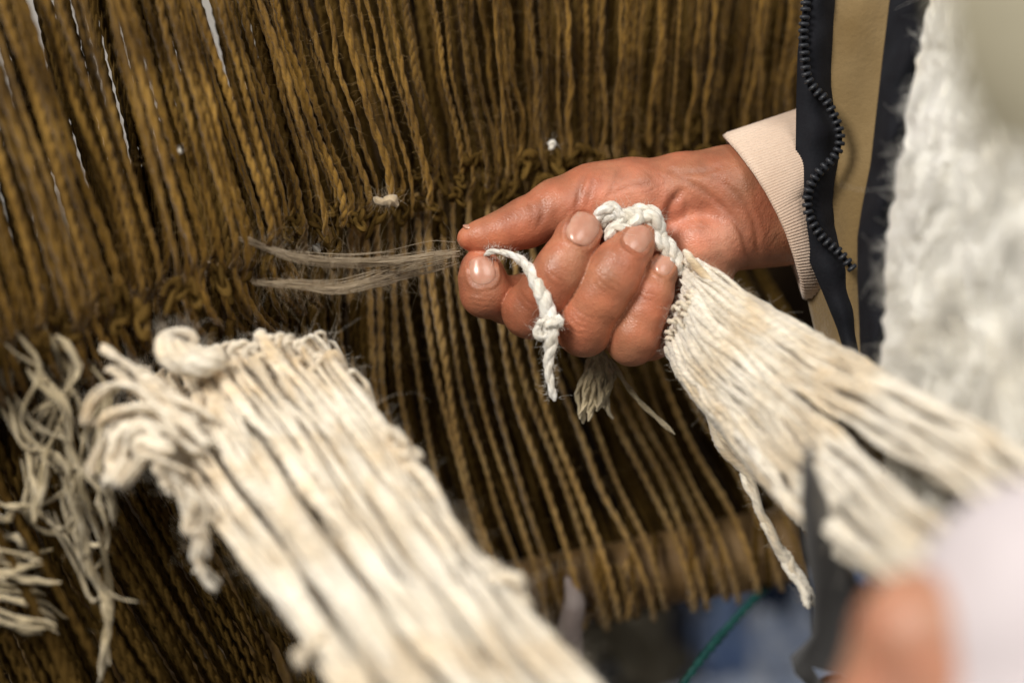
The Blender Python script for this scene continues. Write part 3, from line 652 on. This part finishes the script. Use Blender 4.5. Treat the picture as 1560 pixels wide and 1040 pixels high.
tone = tone * (1 - .45 * np.clip(dark, 0, 1))[:, None] * np.array([1, .93, .9]) ** np.clip(dark, 0, 1)[:, None]
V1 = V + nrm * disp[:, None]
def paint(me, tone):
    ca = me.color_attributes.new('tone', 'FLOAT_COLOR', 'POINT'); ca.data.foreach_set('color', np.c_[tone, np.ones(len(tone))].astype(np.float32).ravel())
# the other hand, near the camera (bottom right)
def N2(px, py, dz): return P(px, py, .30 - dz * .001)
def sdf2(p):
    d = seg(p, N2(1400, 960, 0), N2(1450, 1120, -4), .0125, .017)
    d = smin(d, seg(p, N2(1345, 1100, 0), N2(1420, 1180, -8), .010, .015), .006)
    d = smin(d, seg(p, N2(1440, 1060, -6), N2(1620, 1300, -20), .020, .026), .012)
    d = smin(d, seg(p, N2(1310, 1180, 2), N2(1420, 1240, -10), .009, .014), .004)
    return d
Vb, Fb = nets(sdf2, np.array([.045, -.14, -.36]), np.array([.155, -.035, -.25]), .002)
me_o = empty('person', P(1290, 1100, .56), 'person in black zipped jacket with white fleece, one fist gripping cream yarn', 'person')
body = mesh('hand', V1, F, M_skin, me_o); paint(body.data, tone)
hb = mesh('near_hand', Vb, Fb, M_skin, me_o); paint(hb.data, np.tile(np.array([.42, .225, .14]), (len(Vb), 1)))
# nails
def make_nail(c, hw, hl, dr, dz, name):
    n = 15; a = np.array(dr, float); a /= np.linalg.norm(a); b = np.array([-a[1], a[0]])
    g = np.linspace(-1, 1, n); uu, vv = np.meshgrid(g, g, indexing='ij')
    # square -> rounded superellipse
    fx = uu * np.sqrt(1 - vv ** 2 * .36); fy = vv * np.sqrt(1 - uu ** 2 * .30)
    px = c[0] + fx * hw * b[0] + fy * hl * a[0]; py = c[1] + fx * hw * b[1] + fy * hl * a[1]
    ray = P(px.ravel()[0], py.ravel()[0], 1) ; pts = np.stack([P(x, y, 1.0) for x, y in zip(px.ravel(), py.ravel())])
    t = np.full(len(pts), .50)
    for _ in range(60):
        d = sdf_hand(pts * t[:, None]); t = np.where(np.abs(d) > 1e-5, t + d * .8, t)
    t = np.clip(t, .50, .60)
    # replace with smooth fit: quadratic in u,v
    A = np.stack([np.ones(n * n), uu.ravel(), vv.ravel(), uu.ravel() ** 2, vv.ravel() ** 2, uu.ravel() * vv.ravel()], -1)
    w = (np.hypot(uu, vv).ravel() < .85); co, *_ = np.linalg.lstsq(A[w], t[w], rcond=None)
    co[4] = min(co[4], .0010); tf = A @ co - .00012 - np.clip(vv.ravel() - .55, 0, 1) * .0005 + .0005 * np.abs(uu.ravel()) ** 5 + .0005 * np.clip(-vv.ravel(), 0, 1) ** 5
    top = pts * tf[:, None]; bot = pts * (tf + .0011)[:, None]
    i = (np.arange(n - 1)[:, None] * n + np.arange(n - 1)[None]); F1 = np.stack([i, i + n, i + n + 1, i + 1], -1).reshape(-1, 4)
    ed = [k for k in range(n)] + [k * n + n - 1 for k in range(1, n)] + [(n - 1) * n + k for k in range(n - 2, -1, -1)] + [k * n for k in range(n - 2, 0, -1)]
    Fe = np.array([[ed[k], ed[(k + 1) % len(ed)], ed[(k + 1) % len(ed)] + n * n, ed[k] + n * n] for k in range(len(ed))])
    return np.vstack([top, bot]), np.vstack([F1, Fe, F1[:, ::-1] + n * n])
for nm, c, hw, hl, dr in NAILS[:4]:
    V, F = make_nail(c, hw, hl, dr, 0, nm); mesh('fingernail', V, F, M_spike, me_o)
# thumb nail seen almost edge on, along the top of the thumb tip
g = np.linspace(-1, 1, 11); uu, vv = np.meshgrid(g, g, indexing='ij'); fx = uu * np.sqrt(1 - vv ** 2 * .36); fy = vv * np.sqrt(1 - uu ** 2 * .3)
top = np.array([H(732 - fy_ * 27, 338.0 + fy_ * 4.5 + 7 * fx_ ** 2, 31 + fx_ * 17) for fx_, fy_ in zip(fx.ravel(), fy.ravel())])
i = (np.arange(10)[:, None] * 11 + np.arange(10)[None]); F1 = np.stack([i, i + 11, i + 12, i + 1], -1).reshape(-1, 4)
bot = top - np.array([0, .0008, 0]); ed = list(range(11)) + [k * 11 + 10 for k in range(1, 11)] + [110 + k for k in range(9, -1, -1)] + [k * 11 for k in range(9, 0, -1)]
Fe = np.array([[ed[k], ed[(k + 1) % 40], ed[(k + 1) % 40] + 121, ed[k] + 121] for k in range(40)])
mesh('fingernail', np.vstack([top, bot]), np.vstack([F1, Fe, F1[:, ::-1] + 121]), M_spike, me_o)

# ------------------------------------------------------------------ clothing
def ribbon(L, Rr, dl, dr, thick, bulge, n=80, m=14, extra=None):
    """solid strip between two photo polylines; dl/dr distance of its edges"""
    V = []
    for side in (0, 1):
        for i in range(n):
            s = i / (n - 1); a = polyat(L, s); b = polyat(Rr, s)
            for j in range(m):
                t = j / (m - 1); q = a * (1 - t) + b * t; d = (dl(s) if callable(dl) else dl) * (1 - t) + (dr(s) if callable(dr) else dr) * t - bulge * math.sin(math.pi * t)
                if extra: d += extra(s, t)
                V.append(P(q[0], q[1], d + side * thick * (.15 + .85 * math.sin(math.pi * t) ** .5)))
    i = (np.arange(n - 1)[:, None] * m + np.arange(m - 1)[None]); F1 = np.stack([i, i + m, i + m + 1, i + 1], -1).reshape(-1, 4)
    N = n * m; e1 = np.arange(n - 1) * m; e2 = e1 + m - 1
    Fe = np.vstack([np.stack([e1, e1 + N, e1 + N + m, e1 + m], -1), np.stack([e2, e2 + m, e2 + N + m, e2 + N], -1)])
    j = np.arange(m - 1); Fc = np.vstack([np.stack([j, j + 1, j + 1 + N, j + N], -1), np.stack([j + N - m, j + N - m + N, j + 1 + N - m + N, j + 1 + N - m], -1)])
    return np.array(V), np.vstack([F1, F1[:, ::-1] + N, Fe, Fc])
# ribbed cuff round the wrist
arc = [(1101, 206), (1124, 232), (1148, 264), (1166, 292), (1184, 325), (1198, 356), (1210, 392), (1219, 425), (1225, 455)]
nA, nL = 860, 18; V = []
for j in range(nL):
    l = j / (nL - 1)
    for i in range(nA):
        th = i / nA * 2 * math.pi
        rib = math.sin(i / nA * 2 * math.pi * 130) * .00042 * (1 if l > .05 else .3)
        if th < math.pi:
            q = polyat(arc, th / math.pi); z = -55 + 112 * math.sin(th) ** .45
        else:
            f = (th - math.pi) / math.pi; q = np.array(arc[-1]) * (1 - f) + np.array(arc[0]) * f + np.array([30, -10]) * math.sin(f * math.pi) * .4; z = -70 - 92 * math.sin(f * math.pi) ** .8
        q = q + l * np.array([40 + 85 * max(0, math.cos(th)), -42 + 40 * (1 if th < math.pi else 1) * (math.cos(th) * -.5 + .5)]); z = z - 20 * l + 5 * math.sin(l * 3.1)
        lip = .0005 * math.exp(-(l / .02) ** 2) * -1
        p = H(q[0], q[1], z); cdir = H(1160 + l * 190, 330 - l * 30, -70) - p; cdir /= np.linalg.norm(cdir)
        V.append(p - cdir * (rib + lip))
V = np.array(V); i = (np.arange(nL - 1)[:, None] * nA + np.arange(nA)[None]); i2 = (np.arange(nL - 1)[:, None] * nA + (np.arange(nA)[None] + 1) % nA)
F = np.stack([i, i2, i2 + nA, i + nA], -1).reshape(-1, 4)
o = mesh('cuff', V, F, M_knit, me_o); md = o.modifiers.new('thickness', 'SOLIDIFY'); md.thickness = .0009; md.offset = 0
# jacket
jk = mesh('jacket', *ribbon([(1222, -80), (1222, 200), (1230, 380), (1226, 440), (1240, 500), (1262, 600)], [(1372, -80), (1360, 200), (1330, 330), (1322, 420), (1330, 620)], .590, .572, .004, .006, extra=lambda s, t: .0016 * math.sin(t * 7 + s * 9)), M_tan, me_o)
ZL = [(1226, -60), (1224, 0), (1215, 80), (1213, 150), (1212, 230), (1214, 300), (1222, 370), (1238, 410), (1255, 450), (1275, 500), (1287, 540), (1296, 600)]
ZR = [(1276, -60), (1272, 0), (1268, 70), (1266, 130), (1272, 165), (1284, 200), (1280, 235), (1272, 270), (1268, 310), (1272, 345), (1290, 380), (1302, 410), (1308, 470), (1312, 540), (1316, 600)]
zt = mesh('zipper_tape', *ribbon(ZL, ZR, .572, .578, .003, .007, 120, 14, extra=lambda s, t: .0010 * math.sin(s * 60) * math.sin(t * 3)), M_black, me_o)
TL = [(1228, -40), (1227, 15), (1224, 50), (1226, 90), (1230, 118), (1243, 138), (1256, 150), (1267, 168), (1276, 190), (1280, 208), (1277, 228), (1266, 245), (1248, 262), (1236, 280), (1230, 300), (1231, 322), (1238, 340), (1250, 358), (1264, 372), (1280, 386), (1298, 408)]
tl = smooth([(a, b, 0) for a, b in TL], 47)
def tooth_mesh():
    V, F = [], []; n, m_ = 8, 5
    for a in range(m_):
        ph = math.pi * (a + .001) / (m_ - 1 + .002)
        for b in range(n):
            th = 2 * math.pi * b / n; c, s = math.cos(th), math.sin(th)
            V.append((math.sin(ph) * math.copysign(abs(c) ** .5, c) * .0022, math.sin(ph) * math.copysign(abs(s) ** .5, s) * .00095, math.copysign(abs(math.cos(ph)) ** .6, math.cos(ph)) * .0014))
    for a in range(m_ - 1):
        for b in range(n): F.append((a * n + b, a * n + (b + 1) % n, (a + 1) * n + (b + 1) % n, (a + 1) * n + b))
    me = bpy.data.meshes.new('zipper_tooth'); me.from_pydata(V, [], F); me.polygons.foreach_set('use_smooth', [True] * len(F)); me.materials.append(M_tooth); me.update(); return me
tlp = np.array([P(a, b, .5665) for a, b, _ in tl]); V, F, U = tube(tlp, .0009, 8); mesh('zipper_cord', V, F, M_black, zt, U)
tm = tooth_mesh(); cR = CM[:3, :3]
zw = np.array(zt.location) + np.array(me_o.location)
for k in range(len(tl)):
    a = tl[max(0, k - 1)]; b = tl[min(len(tl) - 1, k + 1)]; ang = math.atan2(-(b[1] - a[1]), b[0] - a[0]) + math.pi / 2
    o = bpy.data.objects.new('zipper_tooth', tm); COL.objects.link(o); o.parent = zt
    o.location = toW(P(tl[k][0], tl[k][1], .5645 if k > 4 else .566)) - zw
    o.rotation_euler = (Matrix(cR.tolist()) @ Matrix.Rotation(ang, 3, 'Z')).to_euler()
BL = [(1362, -60), (1355, 0), (1343, 100), (1335, 170), (1326, 250), (1313, 315), (1306, 360), (1306, 430), (1309, 500), (1312, 600), (1325, 680)]
BR = [(1432, -60), (1422, 0), (1398, 100), (1382, 170), (1374, 250), (1360, 310), (1354, 380), (1352, 430), (1350, 500), (1352, 600), (1360, 680)]
tr = mesh('trim', *ribbon(BL, BR, .540, .530, .004, .005, 90, 14, extra=lambda s, t: .0014 * math.sin(s * 44 + t * 3)), M_black, me_o)
n1, n2 = 300, 170
lum = [(RNG.uniform(-1, 1) * 10 * q, RNG.uniform(-1, 1) * 7 * q, RNG.uniform(0, 6.3), .0028 / q ** .75) for q in (1, 1.6, 2.4, 3.5, 5, 7, 10, 14, 19, 25) for _ in range(4)]
def fl_ex(s, t):
    u = s + .03 * math.sin(t * 17 + s * 9); v = t + .03 * math.sin(s * 23 + 2)
    return .55 * sum(am * math.sin(a * u * 2 + b * v * 2 + ph) for a, b, ph, am in lum) + .02 * (1 - s) ** 3
FLL = [(1425, -80), (1412, 0), (1392, 120), (1376, 210), (1362, 300), (1350, 400), (1346, 500), (1345, 600), (1352, 760), (1380, 900)]
FLL = [(p_[0] + random.gauss(0, 3.2), p_[1]) for p_ in smooth([(a, b, 0) for a, b in FLL], 70)]
FRR = [(1720, -80), (1720, 100), (1720, 300), (1720, 600), (1720, 760), (1720, 900)]
fp = mesh('fleece_panel', *ribbon(FLL, FRR, .495, .40, .01, .012, n1, n2, extra=fl_ex), M_fleece, me_o)
fpaths = []
for k in range(520):
    s = random.random(); t = .02 + .98 * random.random() ** 1.2; a = polyat(FLL, s); b = polyat(FRR, s); q = a * (1 - t) + b * t; d = .495 * (1 - t) + .40 * t - .012 * math.sin(math.pi * t) + fl_ex(s, t) - .001
    if q[0] > 1600: continue
    p = smooth(ppath([(q[0], q[1], d), (q[0] + random.gauss(0, 12), q[1] + random.gauss(4, 12), d - .003), (q[0] + random.gauss(0, 18), q[1] + random.gauss(8, 16), d - .001)], d), 10); fpaths.append(p)
V, F = fuzz(fpaths, .0015, 5200, .0042, .00006, curl=.8)
o = mesh('wool_pile', V, F, M_fleece, fp); o['kind'] = 'stuff'
M_shade = mat('greige_shade', (.30, .27, .19), (.42, .39, .30), scale=14, bump=.5, bscale=300)
mesh('fleece_shade_sheet', *ribbon([(1440, -120), (1432, -30), (1440, 40), (1450, 100), (1470, 160), (1500, 220)], [(1760, -120), (1760, 0), (1760, 60), (1760, 120), (1760, 220), (1760, 300)], .235, .20, .004, .006, 60, 20), M_shade, me_o)  # added sheet before the fleece, its colour standing in for the shaded top
# lavender sleeve near the camera
p = smooth(np.array([N2(1510, 840, 12), N2(1565, 900, 6), N2(1640, 1020, 0), N2(1740, 1200, -10)]), 40)
Vs = tube(p, (.0285 * np.sqrt(np.clip(np.linspace(0, 1, 40) / .30, 0, 1) * (2 - np.clip(np.linspace(0, 1, 40) / .30, 0, 1))) + .0001 + .008 * np.linspace(0, 1, 40)) * (1 + .03 * np.sin(np.linspace(0, 30, 40))), 40)
mesh('sleeve', Vs[0], Vs[1], M_lav, me_o, Vs[2])

# ================================================================== yarn in the fist
rb = empty('cream_yarn_bundle', P(1380, 900, .46), 'fan of cream slubby wool yarn gripped in the fist and spreading to the lower right', 'yarn bundle')
RT = [(1022, 372), (1036, 384), (1060, 398), (1125, 440), (1200, 490), (1300, 550), (1400, 604), (1490, 655), (1640, 750)]
RB = [(1012, 492), (1014, 520), (1040, 575), (1085, 640), (1140, 700), (1200, 765), (1270, 830), (1340, 880), (1420, 950)]
rbp = []; NRB = 110
for k in range(NRB):
    lay = k % 3; t = (k + random.random()) / NRB
    d0 = .5665 + .004 * lay - .010 * math.sin(t * math.pi); d1 = .375 + .012 * lay
    g = (math.floor(t * 8) + .5) / 8; pts = []; e = 1.0
    for s in np.linspace(0.03 + .03 * (k % 2), e, 11):
        a, b = polyat(RT, s), polyat(RB, s)
        tt = t + (g - t) * .55 * min(1, max(0, s - .1) * 2) + random.gauss(0, .010)
        if t > .40: tt += .13 * max(0, min(1, (s - .32) * 2.0))
        else: tt = tt - (.07 + .10 * (tt - .2)) * max(0, min(1, (s - .3) * 2.2))
        if tt > 1: tt = 1 - (tt - 1) * .4
        q = a * (1 - tt) + b * tt + np.array([16 * math.sin(min(1, tt) * 3.1) * max(0, 1 - s * 6), 0]); dd = d0 + (d1 - d0) * s ** 1.15
        if s < .05: dd += .006
        pts.append((q[0], q[1], dd))
    if t > .86 and random.random() < .7: pts = pts[:random.randint(5, 8)]
    p = smooth(ppath(pts, .5), 60) + wob(60, .0006, 12); rbp.append(p)
    V, F, U = single(p, random.uniform(.0009, .0017), 130, 7, slub=.28); mesh('yarn', V, F, M_cream, rb, U)
for q, r, d0, d1 in (([(1075, 600), (1095, 660), (1140, 730), (1165, 790), (1195, 850), (1225, 890), (1243, 925)], .0019, .553, .535), ([(1080, 630), (1120, 700), (1150, 760), (1180, 820), (1200, 860), (1235, 915)], .0015, .553, .535), ([(1100, 640), (1150, 700), (1190, 760), (1215, 790), (1240, 815)], .0017, .548, .53),
                 ([(1160, 790), (1195, 840), (1215, 880), (1232, 930)], .0015, .545, .533), ([(1240, 850), (1270, 885), (1300, 915)], .0006, .53, .52), ([(1130, 690), (1190, 740), (1230, 790), (1262, 850)], .0014, .54, .52), ([(1040, 380), (1120, 470), (1180, 560), (1230, 600), (1275, 640)], .0013, .552, .53)):
    p = smooth(ppath(q, d0, d1), 40) + wob(40, .0007, 8); rbp.append(p); V, F, U = single(p, r, 80, 7, slub=.3); mesh('stray_yarn', V, F, M_cream, rb, U)
for k in range(44):                                       # small looped stitches where the yarn leaves the fist
    t = random.random(); s = random.uniform(.03, .2); a, b = polyat(RT, s), polyat(RB, s); q = a * (1 - t) + b * t; d = .562 - .013 * math.sin(t * 3.1) - .02 * s; w = random.uniform(4, 9)
    p = smooth(ppath([(q[0] - 4, q[1] - 2, d + .004), (q[0] + w * .4, q[1] - w * .5, d - .001), (q[0] + w * 1.2, q[1] + w * .3, d - .001), (q[0] + w * 1.9, q[1] + w * 1.1, d + .002)], d), 16) + wob(16, .0003, 3); rbp.append(p)
    V, F, U = single(p, random.uniform(.0006, .0010), 20, 7, slub=.2); mesh('yarn_loop', V, F, M_cream, rb, U)
for k in range(34):
    t = (k + .5) / 34; pts = []
    if .37 < t < .43: continue
    for s_ in np.linspace(.06, 1, 7):
        tt = t + (.13 if t > .4 else -.09) * max(0, min(1, (s_ - .3) * 2.2)); tt = min(tt, 1 - (tt - 1) * .3)
        q = polyat(RT, s_) * (1 - tt) + polyat(RB, s_) * tt; pts.append((q[0], q[1], .576 + (.408 - .576) * s_ ** 1.15 - .008 * math.sin(t * 3.14)))
    p = smooth(ppath(pts, .5), 40) + wob(40, .0006, 6); V, F, U = single(p, np.interp(t, [0, 1], [.0026, .0026]), 60, 8, slub=.15); mesh('inner_yarn', V, F, M_cream, rb, U)
V, F = fuzz(rbp, .0012, 800, .0030, .00005, curl=.6); o = mesh('loose_fibre', V, F, M_cream, rb); o['kind'] = 'stuff'
# white loops held between the fingertips
kl = empty('cotton_cord_loops', P(955, 370, .565), 'small knot of bright white cord loops squeezed between the fingertips and the palm', 'cord knot'); kp = []
for q in ([(905, 338, 62), (918, 322, 70), (938, 318, 72), (946, 334, 72), (932, 352, 74), (924, 366, 72)], [(925, 362, 66), (936, 345, 74), (952, 348, 76), (950, 366, 72), (935, 374, 70)], [(940, 330, 60), (958, 322, 66), (972, 334, 70), (962, 348, 70), (946, 352, 62)],
          [(955, 326, 58), (978, 318, 62), (998, 326, 62), (1004, 342, 60), (990, 348, 62), (972, 344, 66)], [(962, 342, 62), (985, 332, 70), (1005, 344, 66), (1010, 362, 58)], [(915, 345, 58), (925, 330, 66), (945, 326, 70), (965, 330, 66), (985, 340, 62), (1008, 350, 54)], [(990, 352, 58), (1006, 356, 62), (1020, 372, 58), (1030, 392, 54), (1036, 420, 50)], [(985, 350, 56), (1000, 366, 62), (1016, 384, 56), (1022, 405, 52)]):
    p = smooth(np.array([H(*a) for a in q]), 40) + wob(40, .0003, 5); kp.append(p)
    V, F, U = cord(p, .0022, pitch=.012, per=14, sides=9, slub=.24, dep=.32); mesh('cord_loop', V, F, M_white, kl, U)
V, F = fuzz(kp, .002, 9000, .0019, .00005, curl=.7); o = mesh('loose_fibre', V, F, M_white, kl); o['kind'] = 'stuff'
# white yarn piece over the forefinger
wy = empty('white_yarn', P(843, 610, .565), 'short knotted piece of bright white yarn hanging from the pinched forefinger', 'yarn'); ws = []
for q, r in (([(738, 388, 50), (752, 383, 62), (775, 386, 66), (797, 399, 68), (812, 418, 84), (824, 445, 96), (832, 470, 100), (836, 490, 100), (840, 520, 98), (836, 560, 92), (840, 590, 90), (846, 610, 88)], .0021),
             ([(836, 484, 103), (824, 492, 104), (818, 505, 104), (826, 514, 105), (838, 508, 106), (846, 492, 104), (842, 482, 102)], .0016), ([(832, 500, 108), (842, 492, 110), (850, 486, 108), (848, 500, 106)], .0015), ([(820, 498, 104), (830, 488, 108), (844, 484, 108)], .0014)):
    p = smooth(np.array([H(*a) for a in q]), 60) + wob(60, .00025, 8); ws.append(p)
    V, F, U = cord(p, r * 1.05, pitch=.013, per=16, sides=10, slub=.28, dep=.28); mesh('yarn_piece' if r > .002 else 'yarn_knot', V, F, M_white, wy, U)
V, F = fuzz(ws, .002, 9000, .0019, .00005, curl=.6); o = mesh('loose_fibre', V, F, M_white, wy); o['kind'] = 'stuff'
# grey tassel and strand behind the fist
ts = empty('yarn_tassel', P(905, 645, .60), 'small grey tassel of yarn ends hanging just below the fist', 'tassel')
for k in range(13):
    t = k / 12; x = 888 + 40 * t; q = [(905 + 10 * t, 530, .598), (x + 4, 570, .598), (x - 6 + 10 * t + random.gauss(0, 4), 605, .597), (x - 10 + 16 * t + random.gauss(0, 5), 622 + random.uniform(-8, 25), .597)]
    p = smooth(ppath(q, .6), 24) + wob(24, .0008, 4); V, F, U = cord(p, .0013, pitch=.014, per=6); mesh('yarn_end', V, F, M_grey, ts, U)
p = smooth(ppath([(930, 545, .6), (950, 580, .598), (975, 612, .597), (1005, 640, .597), (1028, 661, .597)], .6), 40); V, F, U = cord(p, .0012, pitch=.02, per=6)
tag(mesh('yarn_strand', V, F, M_grey, None, U), 'single grey yarn end slanting down to the right below the fist', 'yarn')

# ================================================================== knife, green cord
kf = empty('knife', P(1260, 1060, .52), 'upright dark grey steel blade in front of the right cream yarn, pointed at the top', 'knife')
outl = [(x + (9 if x > 1243 + (y - 668) * .05 else -7) * (0 if y < 675 else 1) * (1 if y < 900 else .3), y) for x, y in [(1234, 668), (1243, 700), (1252, 760), (1262, 815), (1285, 860), (1310, 905), (1308, 960), (1300, 1040), (1240, 1052), (1213, 1025), (1206, 1000), (1222, 985), (1238, 968), (1240, 900), (1232, 830), (1228, 760), (1229, 700)]]
c0 = (1250, 880); V = []
def kd(y): return .505 - .085 * (1040 - y) / 370
for side in (0, 1):
    for (x, y) in outl: V.append(P(x, y, kd(y) + side * .0016))
    for (x, y) in outl: xx = x + (1246 + (y - 700) * .07 - x) * .45; V.append(P(xx, y * .93 + c0[1] * .07, kd(y) - .0008 + side * .0032))
n = len(outl); F = []
for side in (0, 1):
    o_ = side * 2 * n
    for k in range(n): f = [o_ + k, o_ + (k + 1) % n, o_ + n + (k + 1) % n, o_ + n + k]; F.append(f if side == 0 else f[::-1])
    for k in range(n // 2): 
        a, b = k, (n - 1 - k); c, d = k + 1, (n - 2 - k)
        if d <= c: break
        f = [o_ + n + a, o_ + n + c, o_ + n + d, o_ + n + b]; F.append(f if side == 0 else f[::-1])
for k in range(n): F.append([k, k + 2 * n, (k + 1) % n + 2 * n, (k + 1) % n])
mesh('blade', V, F, M_steel, kf, smooth=False)
hp = np.array([P(1268, 1045, .509), P(1275, 1080, .515), P(1290, 1200, .535), P(1300, 1330, .55)])
Vs = tube(smooth(hp, 20), np.interp(np.linspace(0, 1, 20), [0, .1, .5, .9, 1], [.006, .008, .0095, .008, .002]), 16); mesh('handle', Vs[0], Vs[1], M_wood, kf, Vs[2])
p = smooth(ppath([(1215, 850, .74), (1190, 874, .72), (1150, 912, .69), (1105, 960, .67), (1060, 1015, .65), (1020, 1075, .64), (980, 1160, .64)], .7), 60)
V, F, U = cord(p, .0020, pitch=.012, per=8); tag(mesh('green_cord', V, F, M_green, None, U), 'dark green cord running down from the right end of the beam', 'cord')
p = smooth(ppath([(862, 880, .67), (875, 915, .665), (868, 960, .665), (880, 1000, .67)], .67), 24)
rg_ = empty('rag_strip', P(880, 1000, .67), 'greyish pink frayed strip of cloth hanging under the wooden beam', 'cloth strip')
M_pinkg = mat('greyed_pink_cotton', (.30, .24, .22), (.46, .40, .38), scale=60, bump=.6, bscale=300)
Vs = tube(p, np.interp(np.linspace(0, 1, 24), [0, .3, .7, 1], [.002, .0052, .006, .003]), 12); mesh('strip', Vs[0], Vs[1], M_pinkg, rg_, Vs[2])
V, F = fuzz([p], .005, 1800, .006, .00006); o = mesh('loose_fibre', V, F, M_pinkg, rg_); o['kind'] = 'stuff'
